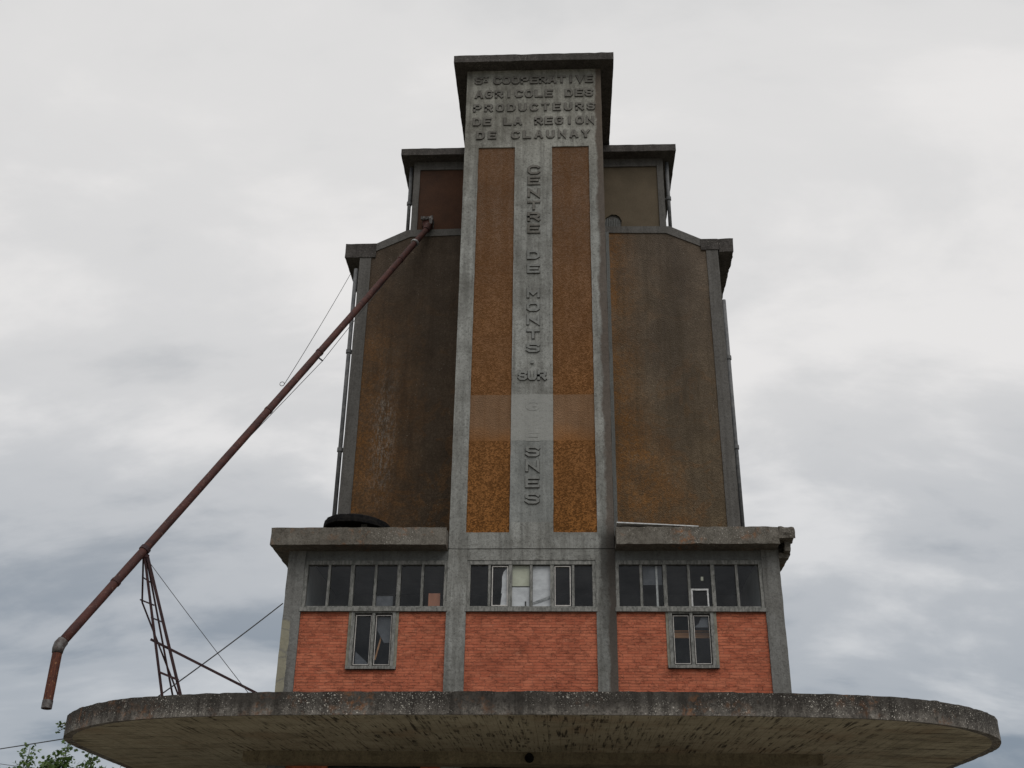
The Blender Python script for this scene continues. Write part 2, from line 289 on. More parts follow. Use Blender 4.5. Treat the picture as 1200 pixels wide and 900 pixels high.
def brick_mat():
    mt, t, b, co = new_mat('red_brick', 0.9, 0.2)
    s = nd(t, 'ShaderNodeSeparateXYZ'); t.links.new(co, s.inputs[0])
    u = math_n(t, 'ADD', s.outputs[0], s.outputs[1])
    c = nd(t, 'ShaderNodeCombineXYZ'); t.links.new(u, c.inputs[0]); t.links.new(s.outputs[2], c.inputs[1])
    w = nd(t, 'ShaderNodeVectorMath', operation='ADD'); t.links.new(c.outputs[0], w.inputs[0])
    wn = nd(t, 'ShaderNodeTexNoise', i_Scale=9.0, i_Detail=3.0); t.links.new(co, wn.inputs[0])
    ws = nd(t, 'ShaderNodeVectorMath', operation='SCALE'); t.links.new(wn.outputs[1], ws.inputs[0]); ws.inputs['Scale'].default_value = 0.006
    t.links.new(ws.outputs[0], w.inputs[1])
    br = nd(t, 'ShaderNodeTexBrick', offset=0.43, squash=0.8, squash_frequency=3)
    t.links.new(w.outputs[0], br.inputs[0])
    for k, v in (('Scale', 1.0), ('Mortar Size', 0.0055), ('Mortar Smooth', 0.35), ('Bias', -0.1), ('Brick Width', 0.235), ('Row Height', 0.058)): br.inputs[k].default_value = v
    br.inputs['Color1'].default_value = (0.40, 0.112, 0.060, 1); br.inputs['Color2'].default_value = (0.48, 0.155, 0.085, 1); br.inputs['Mortar'].default_value = (0.30, 0.105, 0.065, 1)
    col = br.outputs[0]
    pa = ramp(t, nz(t, co, 2.1, 5, .7), [(0.36, 0.82), (0.64, 1.12)])
    col = mixc(t, 1.0, col, pa, 'MULTIPLY')
    rag = ramp(t, nz(t, co, 5.5, 6, .75, vec=(1, 1, 2.6), dist=.4), [(0.53, 0.0), (0.60, 1.0)])
    col = mixc(t, math_n(t, 'MULTIPLY', rag, 0.28), col, (0.15, 0.042, 0.026))
    pal = ramp(t, nz(t, co, 3.5, 5, .7, vec=(1, 1, 3), loc=(8, 3, 1)), [(0.58, 0.0), (0.68, 1.0)])
    col = mixc(t, math_n(t, 'MULTIPLY', pal, 0.35), col, (0.50, 0.22, 0.14))
    col = mixc(t, 1.0, col, ramp(t, nz(t, co, 60, 2, .7), [(0.25, 0.85), (0.75, 1.15)]), 'MULTIPLY')
    t.links.new(col, b.inputs['Base Color'])
    h = math_n(t, 'SUBTRACT', math_n(t, 'MULTIPLY', nz(t, co, 24, 4, .7), 0.5), math_n(t, 'ADD', br.outputs['Fac'], math_n(t, 'MULTIPLY', rag, 0.8)))
    bump(t, b, h, 0.8, 0.012); return mt
M['brick'] = brick_mat()

def simple(name, c1, c2, scale=6, rough=0.8, spec=0.3, metal=0.0, vec=None, thr=(0.4, 0.6), bmp=0.3, c3=None):
    mt, t, b, co = new_mat(name, rough, spec, metal)
    col = mixc(t, ramp(t, nz(t, co, scale, 6, .7, vec=vec), [(thr[0], 0.0), (thr[1], 1.0)]), c1, c2)
    if c3: col = mixc(t, ramp(t, nz(t, co, scale*2.7, 5, .75, loc=(3, 8, 5)), [(0.58, 0.0), (0.66, 1.0)]), col, c3)
    t.links.new(col, b.inputs['Base Color'])
    if bmp: bump(t, b, nz(t, co, scale*4, 3, .7), bmp, 0.008)
    return mt
M['rust'] = simple('rusty_maroon_steel', (0.038, 0.015, 0.014), (0.070, 0.024, 0.018), 5, 0.75, 0.3, vec=(1, 1, 1), c3=(0.13, 0.075, 0.058))
M['rust_bright'] = simple('orange_rusted_steel', (0.048, 0.017, 0.013), (0.11, 0.034, 0.017), 7, 0.8, 0.3, vec=(6, 6, 1), c3=(0.26, 0.13, 0.06))
M['steel_red'] = simple('dull_red_primer_steel', (0.028, 0.014, 0.016), (0.045, 0.020, 0.020), 8, 0.75, 0.3)
M['galv'] = simple('dull_galvanised_metal', (0.16, 0.165, 0.17), (0.34, 0.34, 0.34), 14, 0.5, 0.5, 0.3)
M['galv_dark'] = simple('rust_stained_galvanised', (0.05, 0.040, 0.038), (0.13, 0.125, 0.12), 12, 0.6, 0.4, 0.2, c3=(0.10, 0.045, 0.03))
M['pipe'] = simple('weathered_downpipe', (0.075, 0.078, 0.082), (0.13, 0.13, 0.13), 6, 0.7, 0.3)
M['wire'] = simple('dark_wire', (0.02, 0.02, 0.022), (0.04, 0.04, 0.04), 10, 0.6, 0.3, bmp=0)
M['wood_frame'] = simple('weathered_grey_window_frame', (0.125, 0.127, 0.118), (0.235, 0.233, 0.218), 7, 0.9, 0.2, vec=(3, 3, 1), thr=(0.42, 0.58), c3=(0.075, 0.072, 0.065))
M['cream'] = simple('cream_window_surround', (0.15, 0.145, 0.115), (0.23, 0.22, 0.18), 6, 0.9, 0.2)
M['putty'] = simple('pale_sash_edge', (0.40, 0.38, 0.36), (0.55, 0.53, 0.50), 9, 0.8, 0.2)
M['sash'] = simple('black_sash', (0.018, 0.017, 0.016), (0.04, 0.035, 0.032), 9, 0.7, 0.3)
M['lid'] = simple('black_tarred_metal', (0.006, 0.006, 0.007), (0.015, 0.014, 0.013), 12, 0.95, 0.05)
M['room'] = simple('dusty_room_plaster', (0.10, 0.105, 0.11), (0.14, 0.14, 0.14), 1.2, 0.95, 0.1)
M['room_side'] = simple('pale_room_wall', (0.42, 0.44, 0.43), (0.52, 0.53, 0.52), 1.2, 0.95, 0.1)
M['paper'] = simple('white_sheet', (0.52, 0.52, 0.54), (0.68, 0.68, 0.70), 3, 0.9, 0.1, vec=(1, 1, 2))
M['paper_cream'] = simple('cream_sheet', (0.48, 0.48, 0.38), (0.58, 0.58, 0.47), 3, 0.9, 0.1)
M['board'] = simple('brown_hardboard', (0.30, 0.125, 0.075), (0.37, 0.16, 0.095), 8, 0.7, 0.3, vec=(1, 1, .2), bmp=0)
M['plank'] = simple('tan_timber', (0.35, 0.18, 0.09), (0.46, 0.25, 0.13), 8, 0.7, 0.3, vec=(.3, 1, 3), bmp=0)
M['dirty_pane'] = simple('dusty_glass_sheet', (0.055, 0.06, 0.07), (0.10, 0.105, 0.12), 4, 0.4, 0.5, bmp=0)
M['white'] = simple('flaking_white_paint', (0.42, 0.43, 0.43), (0.60, 0.60, 0.60), 14, 0.8, 0.3)
M['leaf'] = None
M['bark'] = simple('grey_bark', (0.10, 0.085, 0.065), (0.17, 0.145, 0.11), 9, 0.95, 0.1, vec=(2, 2, .5))
def glass_mat():
    mt = bpy.data.materials.new('window_glass'); mt.use_nodes = True; t = mt.node_tree; t.nodes.clear()
    co = nd(t, 'ShaderNodeTexCoord').outputs['Object']
    tr = nd(t, 'ShaderNodeBsdfTransparent'); tr.inputs[0].default_value = (0.88, 0.90, 0.90, 1)
    gl = nd(t, 'ShaderNodeBsdfGlossy', i_Roughness=0.06)
    du = nd(t, 'ShaderNodeBsdfDiffuse'); du.inputs[0].default_value = (0.20, 0.20, 0.21, 1)
    lw = nd(t, 'ShaderNodeLayerWeight', i_Blend=0.5)
    bm = nd(t, 'ShaderNodeBump', i_Strength=0.15, i_Distance=0.02); t.links.new(nz(t, co, 2.0, 2, .5), bm.inputs['Height'])
    t.links.new(bm.outputs[0], gl.inputs['Normal']); frs = math_n(t, 'ADD', 0.035, math_n(t, 'MULTIPLY', math_n(t, 'POWER', lw.outputs['Facing'], 5.0), 0.9))
    a = nd(t, 'ShaderNodeMixShader'); t.links.new(ramp(t, nz(t, co, 1.6, 5, .7), [(0.4, 0.01), (0.75, 0.10)]), a.inputs[0]); t.links.new(tr.outputs[0], a.inputs[1]); t.links.new(du.outputs[0], a.inputs[2])
    b = nd(t, 'ShaderNodeMixShader'); t.links.new(frs, b.inputs[0]); t.links.new(a.outputs[0], b.inputs[1]); t.links.new(gl.outputs[0], b.inputs[2])
    o = nd(t, 'ShaderNodeOutputMaterial'); t.links.new(b.outputs[0], o.inputs[0]); return mt
M['glass'] = glass_mat()
def leaf_mat():
    mt, t, b, co = new_mat('maple_leaf', 0.6, 0.3)
    g = nd(t, 'ShaderNodeNewGeometry')
    col = ramp(t, g.outputs['Random Per Island'], [(0.0, (0.045, 0.085, 0.02)), (0.55, (0.075, 0.125, 0.032)), (1.0, (0.12, 0.18, 0.055))])
    t.links.new(col, b.inputs['Base Color'])
    tl = nd(t, 'ShaderNodeBsdfTranslucent'); t.links.new(col, tl.inputs[0])
    mx = nd(t, 'ShaderNodeMixShader', i_0=0.35); t.links.new(b.outputs[0], mx.inputs[1]); t.links.new(tl.outputs[0], mx.inputs[2])
    t.links.new(mx.outputs[0], t.nodes['Material Output'].inputs[0]); return mt
M['leaf'] = leaf_mat()
M['ground'] = simple('dry_grass_and_gravel', (0.13, 0.12, 0.08), (0.22, 0.205, 0.165), 0.4, 0.95, 0.1)
M['yard'] = simple('pale_gravel_yard', (0.20, 0.185, 0.155), (0.31, 0.29, 0.25), 1.5, 0.9, 0.2)

# ------------------------------------------------------------------ helpers
def obj(name, bm, mats, parent=None, label=None, smooth=False):
    bmesh.ops.recalc_face_normals(bm, faces=bm.faces[:])
    me = bpy.data.meshes.new(name); bm.to_mesh(me); bm.free()
    for mm in (mats if isinstance(mats, (list, tuple)) else [mats]): me.materials.append(mm)
    if smooth: me.polygons.foreach_set('use_smooth', [True]*len(me.polygons))
    o = bpy.data.objects.new(name, me); C.objects.link(o)
    if parent:
        o.parent = parent
        if parent.type == 'EMPTY': o.matrix_parent_inverse = Matrix.Translation(-parent.location)
    if label: o['label'] = label
    return o
def tag(o, label, cat, group=None, kind=None):
    if label: o['label'] = label
    if cat: o['category'] = cat
    if group: o['group'] = group
    if kind: o['kind'] = kind
    return o
def empty(name, loc, label, cat, group=None):
    o = bpy.data.objects.new(name, None); C.objects.link(o); o.location = loc; o.empty_display_size = 0.3
    return tag(o, label, cat, group)
def box(bm, x0, x1, y0, y1, z0, z1, mi=0):
    vs = [bm.verts.new((x, y, z)) for x in (x0, x1) for y in (y0, y1) for z in (z0, z1)]
    for f in ((0, 1, 3, 2), (4, 6, 7, 5), (0, 4, 5, 1), (2, 3, 7, 6), (0, 2, 6, 4), (1, 5, 7, 3)):
        fc = bm.faces.new([vs[i] for i in f]); fc.material_index = mi
def rough_box(bm, x0, x1, y0, y1, z0, z1, seg=0.18, amp=0.008, freq=4.0, mi=0):
    """a box of small facets whose surface and edges waver like cast concrete"""
    lo = (x0, y0, z0); hi = (x1, y1, z1)
    n = [max(1, min(110, int(round((hi[i]-lo[i])/seg)))) for i in range(3)]
    cache = {}
    def v(i, j, k):
        key = (i, j, k)
        if key not in cache:
            p = Vector([lo[a]+(hi[a]-lo[a])*q/n[a] for a, q in enumerate(key)])
            d = noise.noise_vector(p*freq)*amp + noise.noise_vector(p*freq*3.3)*amp*0.5
            cache[key] = bm.verts.new(p+d)
        return cache[key]
    for a in range(3):
        b, c = (a+1) % 3, (a+2) % 3
        for side in (0, n[a]):
            for i in range(n[b]):
                for j in range(n[c]):
                    q = []
                    for di, dj in ((0, 0), (1, 0), (1, 1), (0, 1)):
                        key = [0, 0, 0]; key[a] = side; key[b] = i+di; key[c] = j+dj; q.append(v(*key))
                    bm.faces.new(q).material_index = mi
def prism(bm, pts, y0, y1, mi=0):
    """polygon in the XZ plane, extruded along Y"""
    a = [bm.verts.new((x, y0, z)) for x, z in pts]; b = [bm.verts.new((x, y1, z)) for x, z in pts]
    bm.faces.new(a).material_index = mi; bm.faces.new(b[::-1]).material_index = mi
    for i in range(len(pts)):
        j = (i+1) % len(pts); bm.faces.new((a[i], b[i], b[j], a[j])).material_index = mi
def tube(bm, pts, r, n=12, cap=True, mi=0, amp=0.0):
    pts = [Vector(p) for p in pts]; rings = []
    for i, p in enumerate(pts):
        d = (pts[min(i+1, len(pts)-1)]-pts[max(i-1, 0)]).normalized()
        a = d.cross(Vector((0, 0, 1)));
        if a.length < 0.05: a = d.cross(Vector((1, 0, 0)))
        a.normalize(); b = d.cross(a)
        rr = r[i] if isinstance(r, (list, tuple)) else r
        rings.append([bm.verts.new(p + (a*math.cos(t*math.tau/n)+b*math.sin(t*math.tau/n))*(rr*(1+amp*noise.noise(p*3+Vector((t, 0, 0)))))) for t in range(n)])
    for i in range(len(rings)-1):
        for k in range(n):
            bm.faces.new((rings[i][k], rings[i][(k+1) % n], rings[i+1][(k+1) % n], rings[i+1][k])).material_index = mi
    if cap: bm.faces.new(rings[0]).material_index = mi; bm.faces.new(rings[-1][::-1]).material_index = mi
def bar(bm, p0, p1, w, h=None, mi=0):
    tube4(bm, Vector(p0), Vector(p1), w, h or w, mi)
def tube4(bm, p0, p1, w, h, mi):
    d = (p1-p0).normalized(); a = d.cross(Vector((0, 1, 0)))
    if a.length < 0.05: a = d.cross(Vector((1, 0, 0)))
    a.normalize(); b = d.cross(a)
    q = [[bm.verts.new(p+a*(w/2*sx)+b*(h/2*sy)) for sx, sy in ((-1, -1), (1, -1), (1, 1), (-1, 1))] for p in (p0, p1)]
    bm.faces.new(q[0]); bm.faces.new(q[1][::-1])
    for k in range(4): bm.faces.new((q[0][k], q[0][(k+1) % 4], q[1][(k+1) % 4], q[1][k]))
def sag(p0, p1, s, n=24):
    p0, p1 = Vector(p0), Vector(p1)
    return [p0.lerp(p1, i/n)-Vector((0, 0, s*4*(i/n)*(1-i/n))) for i in range(n+1)]
def NB(): return bmesh.new()
def pane(bm, x0, x1, y, z0, z1): bm.faces.new([bm.verts.new((x, y, z)) for x, z in ((x0, z0), (x1, z0), (x1, z1), (x0, z1))])

# ------------------------------------------------------------------ ground
bm = NB(); box(bm, -1500, 1500, -1500, 1500, -0.3, 0.0); tag(obj('ground', bm, M['ground']), None, None, kind='structure')
bm = NB(); box(bm, -16, 16, -14, 34.5, -0.1, 0.012); tag(obj('yard', bm, M['yard']), None, None, kind='structure')

# ------------------------------------------------------------------ the grain silo
silo = empty('grain_silo', (0, 22, 0), 'tall stepped concrete grain silo with orange and brown panels, brick storey and wide rounded canopy', 'silo')
def part(name, bm, mats, label=None, parent=None, smooth=False): return obj(name, bm, mats, parent or silo, label, smooth)
TW = 1.72
# tower: core, raised frame round two render panels
bm = NB()
box(bm, -TW+.01, TW-.01, 22.05, 26.9, 8.72, 21.56)
for x0, x1, z0, z1 in ((-TW, -1.37, 8.71, 21.58), (1.37, TW, 8.71, 21.58), (-0.46, 0.46, 9.06, 19.10), (-1.37, 1.37, 19.10, 21.58), (-1.37, 1.37, 8.71, 9.06)):
    rough_box(bm, x0, x1, 22.0, 22.06, z0, z1, 0.12, 0.006)
tower = part('tower', bm, M['tower'])
for x0, x1 in ((-1.372, -0.458), (0.458, 1.372)):
    bm = NB(); box(bm, x0, x1, 22.03, 22.048, 9.055, 19.105)
    part('render_panel', bm, M['orange'], 'orange lichened panel %s of the raised lettering' % ('left' if x0 < 0 else 'right'), tower)
bm = NB(); rough_box(bm, -2.05, 2.05, 21.65, 28.6, 21.58, 21.80, 0.16, 0.010, 5); part('roof_slab', bm, M['cap'], None, tower)

# lettering: block capitals drawn as mitred strokes and cast in relief
F = {
 'A': [[(0, 0), (.42, 1), (.58, 1), (1, 0)], [(.2, .33), (.8, .33)]], 'C': [[(.97, .86), (.82, 1), (.22, 1), (0, .78), (0, .22), (.22, 0), (.82, 0), (.97, .14)]],
 'D': [[(0, 0), (0, 1), (.72, 1), (1, .75), (1, .25), (.72, 0), (0, 0)]], 'E': [[(1, 1), (0, 1), (0, 0), (1, 0)], [(0, .5), (.85, .5)]],
 'G': [[(.97, .86), (.82, 1), (.22, 1), (0, .78), (0, .22), (.22, 0), (.78, 0), (1, .22), (1, .48), (.58, .48)]],
 'I': [[(.5, 0), (.5, 1)]], 'L': [[(0, 1), (0, 0), (1, 0)]], 'M': [[(0, 0), (0, 1), (.5, .35), (1, 1), (1, 0)]], 'N': [[(0, 0), (0, 1), (1, 0), (1, 1)]],
 'O': [[(.5, 1), (.22, 1), (0, .78), (0, .22), (.22, 0), (.78, 0), (1, .22), (1, .78), (.78, 1), (.5, 1)]],
 'P': [[(0, 0), (0, 1), (.78, 1), (1, .85), (1, .58), (.78, .42), (0, .42)]], 'R': [[(0, 0), (0, 1), (.78, 1), (1, .85), (1, .6), (.78, .45), (0, .45)], [(.5, .45), (1, 0)]],
 'S': [[(1, .82), (.8, 1), (.2, 1), (0, .85), (0, .66), (.2, .52), (.8, .48), (1, .34), (1, .15), (.8, 0), (.2, 0), (0, .18)]],
 'T': [[(0, 1), (1, 1)], [(.5, 1), (.5, 0)]], 'U': [[(0, 1), (0, .22), (.22, 0), (.78, 0), (1, .22), (1, 1)]], 'V': [[(0, 1), (.5, 0), (1, 1)]],
 'Y': [[(0, 1), (.5, .45), (1, 1)], [(.5, .45), (.5, 0)]], '.': [[(.5, .38), (.5, .62)]]}
def stroke(bm, pts, w, y0, y1):
    pts = [Vector((p[0], p[1])) for p in pts]; n = len(pts); closed = (pts[0]-pts[-1]).length < 1e-6
    if closed: pts = pts[:-1]; n -= 1
    else: e0, e1 = pts[0]+(pts[0]-pts[1]).normalized()*w/2, pts[-1]+(pts[-1]-pts[-2]).normalized()*w/2; pts[0], pts[-1] = e0, e1
    L, Rr = [], []
    for i in range(n):
        a = pts[i-1] if (i > 0 or closed) else None; c = pts[(i+1) % n] if (i < n-1 or closed) else None
        d1 = (pts[i]-a).normalized() if a is not None else None; d2 = (c-pts[i]).normalized() if c is not None else None
        if d1 is None: d1 = d2
        if d2 is None: d2 = d1
        n1 = Vector((-d1.y, d1.x)); n2 = Vector((-d2.y, d2.x)); mm = (n1+n2).normalized(); k = (w/2)/max(0.45, mm.dot(n1))
        L.append(pts[i]+mm*k); Rr.append(pts[i]-mm*k)
    seg = range(n if closed else n-1)
    f = lambda p, y: bm.verts.new((p.x, y, p.y))
    for i in seg:
        j = (i+1) % n
        q0 = [f(L[i], y0), f(L[j], y0), f(Rr[j], y0), f(Rr[i], y0)]; q1 = [f(L[i], y1), f(L[j], y1), f(Rr[j], y1), f(Rr[i], y1)]
        bm.faces.new(q0).material_index = 0
        for a, b in ((0, 1), (2, 3)): bm.faces.new((q0[a], q0[b], q1[b], q1[a])).material_index = 1
        if not closed and i == 0: bm.faces.new((q0[3], q0[0], q1[0], q1[3])).material_index = 1
        if not closed and i == n-2: bm.faces.new((q0[1], q0[2], q1[2], q1[1])).material_index = 1
def glyph(bm, ch, x, z, w, h, sw, relief=0.03):
    """x is the left edge, z the foot of the letter"""
    for k, st in enumerate(F[ch]):
        if relief > .02:      # dark outline: shade of the relief put into the colour, along with dirt
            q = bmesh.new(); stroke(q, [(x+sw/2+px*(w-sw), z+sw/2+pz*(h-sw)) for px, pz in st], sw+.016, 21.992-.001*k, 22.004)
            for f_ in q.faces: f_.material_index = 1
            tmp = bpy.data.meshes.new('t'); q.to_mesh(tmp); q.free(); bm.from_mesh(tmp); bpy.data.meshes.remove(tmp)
        stroke(bm, [(x+sw/2+px*(w-sw), z+sw/2+pz*(h-sw)) for px, pz in st], sw, 22.0-relief-0.002*k, 22.006)
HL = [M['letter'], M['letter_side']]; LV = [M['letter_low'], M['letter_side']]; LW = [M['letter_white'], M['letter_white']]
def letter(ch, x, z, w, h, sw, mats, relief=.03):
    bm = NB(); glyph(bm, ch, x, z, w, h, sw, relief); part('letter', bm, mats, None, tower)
def header(text, x0, x1, zc):
    pitch = (x1-x0-.20)/(len(text)-1)
    for i, ch in enumerate(text):
        if ch != ' ': letter(ch, x0+i*pitch, zc-.122, .20, .245, .055, HL)
letter('S', -1.52, 21.12, .20, .245, .055, HL)
bm = NB(); stroke(bm, [(-1.28, 21.35), (-1.18, 21.35)], .034, 21.968, 22.006); stroke(bm, [(-1.23, 21.34), (-1.23, 21.27)], .034, 21.966, 22.006); part('letter', bm, HL, None, tower)
bm = NB(); stroke(bm, [(-1.26, 21.20), (-1.20, 21.20)], .034, 21.968, 22.006); part('dash', bm, HL, None, tower)
header('COOPERATIVE', -1.04, 1.52, 21.24); header('AGRICOLE DES', -1.50, 1.51, 20.79); header('PRODUCTEURS', -1.53, 1.55, 20.345)
header('DE LA REGION', -1.53, 1.52, 19.905); header('DE CLAUNAY', -1.43, 1.40, 19.475)
def vert(chars, mats, h=.24, relief=.03):
    for ch, z in chars: letter(ch, -.135, z-h/2, .30, h, .058, mats, relief)
vert([('C', 18.38), ('E', 18.06), ('N', 17.69), ('T', 17.32), ('R', 16.99), ('E', 16.65)], HL, .26)
vert([('D', 15.905), ('E', 15.52), ('M', 14.85), ('O', 14.49), ('N', 14.135), ('T', 13.77), ('S', 13.42)], LV)
bm = NB(); stroke(bm, [(-.005, 13.05), (-.005, 13.06)], .07, 21.97, 22.006); part('dot', bm, LV, None, tower)
for i, ch in enumerate('SUR'): letter(ch, -.315+i*.215, 12.60, .20, .235, .058, LV)
vert([('G', 11.985), ('U', 11.60), ('E', 11.25)], LW, relief=.0045)
vert([('S', 10.885), ('N', 10.54), ('E', 10.175), ('S', 9.81)], LV, .25)

# silo body behind the tower
OX = 0.03
def gable(x_out, z_out, x_in, z_in): return [(-x_out, z_out), (-x_in, z_in), (x_in, z_in), (x_out, z_out)]
bm = NB()
prism(bm, [(OX-4.855, 5.0), (OX-4.855, 18.05), (OX-4.45, 18.40), (OX-3.55, 18.80), (OX+3.55, 18.80), (OX+4.45, 18.40), (OX+4.855, 18.05), (OX+4.855, 5.0)], 25.36, 33.6)
for s in (-1, 1):
    xs_ = sorted((OX+s*4.545, OX+s*4.86)); rough_box(bm, xs_[0], xs_[1], 25.30, 25.355, 9.0, 18.2, 0.2, 0.006)
    band = [(OX+s*4.545, 18.2), (OX+s*3.50, 18.71), (OX+s*1.75, 18.71+.04), (OX+s*1.75, 18.955), (OX+s*3.60, 18.93), (OX+s*4.43, 18.50), (OX+s*4.86, 18.50), (OX+s*4.86, 18.2)]
    prism(bm, band, 25.30, 25.357)
body = part('silo_body', bm, M['frame'])
for s, mt, lb in ((-1, 'render_left', 'dark brown render panel left of the tower'), (1, 'render_right', 'rust-edged brown render panel right of the tower')):
    bm = NB(); prism(bm, [(OX+s*4.55, 9.0), (OX+s*4.55, 18.19), (OX+s*3.50, 18.715), (OX+s*1.70, 18.755), (OX+s*1.70, 9.0)], 25.325, 25.352)
    part('render_panel', bm, M[mt], lb, body)
    bm = NB()
    if s < 0: rough_box(bm, -5.24, -4.40, 25.28, 33.6, 18.05, 18.485, 0.14, 0.010, 5)
    else:
        rough_box(bm, 4.92, 5.31, 25.28, 33.6, 18.07, 18.485, 0.10, 0.026, 5); rough_box(bm, 4.44, 4.92, 25.28, 33.6, 18.15, 18.483, 0.12, 0.010, 5)
    part('cornice', bm, M['cap'], None, body)
bm = NB(); rough_box(bm, 1.88, 1.97, 25.26, 25.32, 9.1, 18.75, 0.2, 0.006); part('edge_strip', bm, M['beam'], 'narrow pale strip beside the tower', body)

# penthouse on top
bm = NB()
box(bm, OX-3.50, OX+3.50, 25.40, 32.5, 18.6, 21.25)
for s in (-1, 1):
    a, b = sorted((OX+s*3.345, OX+s*3.52)); rough_box(bm, a, b, 25.31, 25.41, 18.93, 21.25, 0.15, 0.005)
    a, b = sorted((OX+s*1.74, OX+s*3.345)); rough_box(bm, a, b, 25.31, 25.41, 20.985, 21.25, 0.15, 0.005)
pent = part('penthouse', bm, M['frame'])
hl = [(-3.16, 18.95), (-3.17, 19.20), (-3.10, 19.30), (-2.98, 19.27), (-2.88, 19.31), (-2.84, 19.22), (-2.86, 18.95)]
bm = NB(); prism(bm, [(-3.32, 18.95)] + hl + [(-1.70, 18.95), (-1.70, 20.99), (-3.32, 20.99)], 25.35, 25.385); part('render_panel', bm, M['ph_left'], 'reddish brown penthouse panel left of the tower', pent)
hr = [(2.32, 18.95), (2.34, 19.16), (2.28, 19.30), (2.19, 19.37), (2.06, 19.38), (1.95, 19.30), (1.90, 19.26), (1.86, 18.95)]
bm = NB(); prism(bm, [(1.70, 20.99), (3.38, 20.99), (3.38, 18.95)] + hr + [(1.70, 18.95)], 25.35, 25.385); part('render_panel', bm, M['ph_right'], 'olive brown penthouse panel right of the tower, with a broken hole', pent)
bm = NB()
for i in range(9): tube(bm, [(1.90+i*.047, 25.392, 18.9), (1.90+i*.047, 25.392, 19.24+.04*math.sin(i*1.3))], .02, 6)
part('vent_ribs', bm, M['beam'], 'pale ribbed vent in the broken hole', pent)
bm = NB(); rough_box(bm, -3.84, 3.90, 24.98, 32.9, 21.255, 21.48, 0.16, 0.010, 5); part('roof_slab', bm, M['cap'], None, pent)

# downpipes
def downpipe(x, y, z0, z1, clamps, r=.055, jog=None, mat='pipe'):
    bm = NB(); pts = [(x, y, z1), (x, y, z0)] if not jog else [(x, y, z1), (x, y, jog[0]+.15), (x+jog[1], y, jog[0]-.15), (x+jog[1], y, z0)]
    tube(bm, pts, r, 12); o = part('downpipe', bm, M[mat], None, None, True)
    for cz in clamps:
        xx = x if not jog or cz > jog[0] else x+jog[1]
        bm = NB(); tube(bm, [(xx, y, cz-.05), (xx, y, cz+.05)], r+.022, 12); bar(bm, (xx, y, cz), (xx-(.12 if x > 0 else -.12), y+.02, cz), .03); obj('clamp', bm, M[mat], o)
downpipe(-4.93, 25.42, 9.05, 17.75, (15.2, 12.4)); downpipe(4.948, 25.40, 9.05, 16.62, (14.9, 12.4, 9.9))
downpipe(-3.60, 25.50, 18.75, 21.2, (19.95,), .05); downpipe(3.67, 25.45, 18.75, 21.2, (19.95,), .05)

# lower storey
for s in (-1, 1):
    bm = NB(); a, b = sorted((s*1.32, s*1.72)); rough_box(bm, a, b, 22.0, 22.35, 0.0, 8.695, 0.14, 0.006)
    part('column', bm, M['tower'], 'soot-darkened column right of the middle window' if s > 0 else None)
for s in (-1, 1):
    bm = NB(); a, b = sorted((s*4.70, s*5.055)); rough_box(bm, a, b, 22.0, 22.35, 0.0, 8.67, 0.12, 0.008)
    part('column', bm, M['corner'] if s < 0 else M['wing'], 'corner column with cream patch' if s < 0 else None)
    bm = NB(); a, b = sorted((s*4.78, s*5.05)); box(bm, a, b, 22.35, 33.6, 0.0, 8.67); part('side_wall', bm, M['wing'])
    # lintel beams above the window strips
    bm = NB(); a, b = sorted((s*1.72, s*4.70)); rough_box(bm, a, b, 22.03, 22.3, 8.465, 8.67, 0.14, 0.005); part('lintel', bm, M['beam'])
bm = NB(); rough_box(bm, -1.32, 1.32, 22.008, 22.3, 8.465, 8.695, 0.14, 0.005); part('lintel', bm, M['tower'])
bm = NB(); box(bm, -4.78, 4.78, 33.4, 33.6, 0, 8.67); part('rear_wall', bm, M['wing'])
# wing roof slabs
bm = NB(); rough_box(bm, -5.37, -1.735, 21.58, 33.9, 8.665, 9.03, 0.11, 0.012, 5)
part('roof_slab', bm, M['slab'], 'left wing roof slab with orange lichen at its corner')
bm = NB(); rough_box(bm, 1.735, 5.02, 21.58, 33.9, 8.67, 9.03, 0.08, 0.020, 5)
rough_box(bm, 5.02, 5.34, 21.60, 21.98, 8.80, 9.02, 0.06, 0.035, 6)
rough_box(bm, 5.10, 5.35, 21.98, 22.45, 8.83, 9.01, 0.06, 0.030, 6)
rough_box(bm, 5.02, 5.35, 22.20, 33.9, 8.66, 9.01, 0.10, 0.020, 5)
rough_box(bm, 5.06, 5.26, 21.98, 33.9, 8.50, 8.60, 0.08, 0.018, 6)
rough_box(bm, 5.16, 5.27, 21.80, 22.3, 8.585, 8.82, 0.05, 0.018, 6)
part('roof_slab', bm, M['slab'], 'right wing roof slab with crumbled corner and exposed gap')

# brick infill
def brick_panel(x0, x1, hole=None, label=None):
    bm = NB()
    rects = [(x0, x1, 4.6, 7.385)] if not hole else [(x0, hole[0], 4.6, 7.385), (hole[1], x1, 4.6, 7.385), (hole[0], hole[1], 4.6, hole[2])]
    for r in rects: box(bm, r[0], r[1], 22.05, 22.25, r[2], r[3])
    part('brick_wall', bm, M['brick'], label)
brick_panel(-4.70, -1.72, (-3.70, -2.68, 6.22)); brick_panel(-1.32, 1.32); brick_panel(1.72, 4.70, (2.70, 3.71, 6.26))

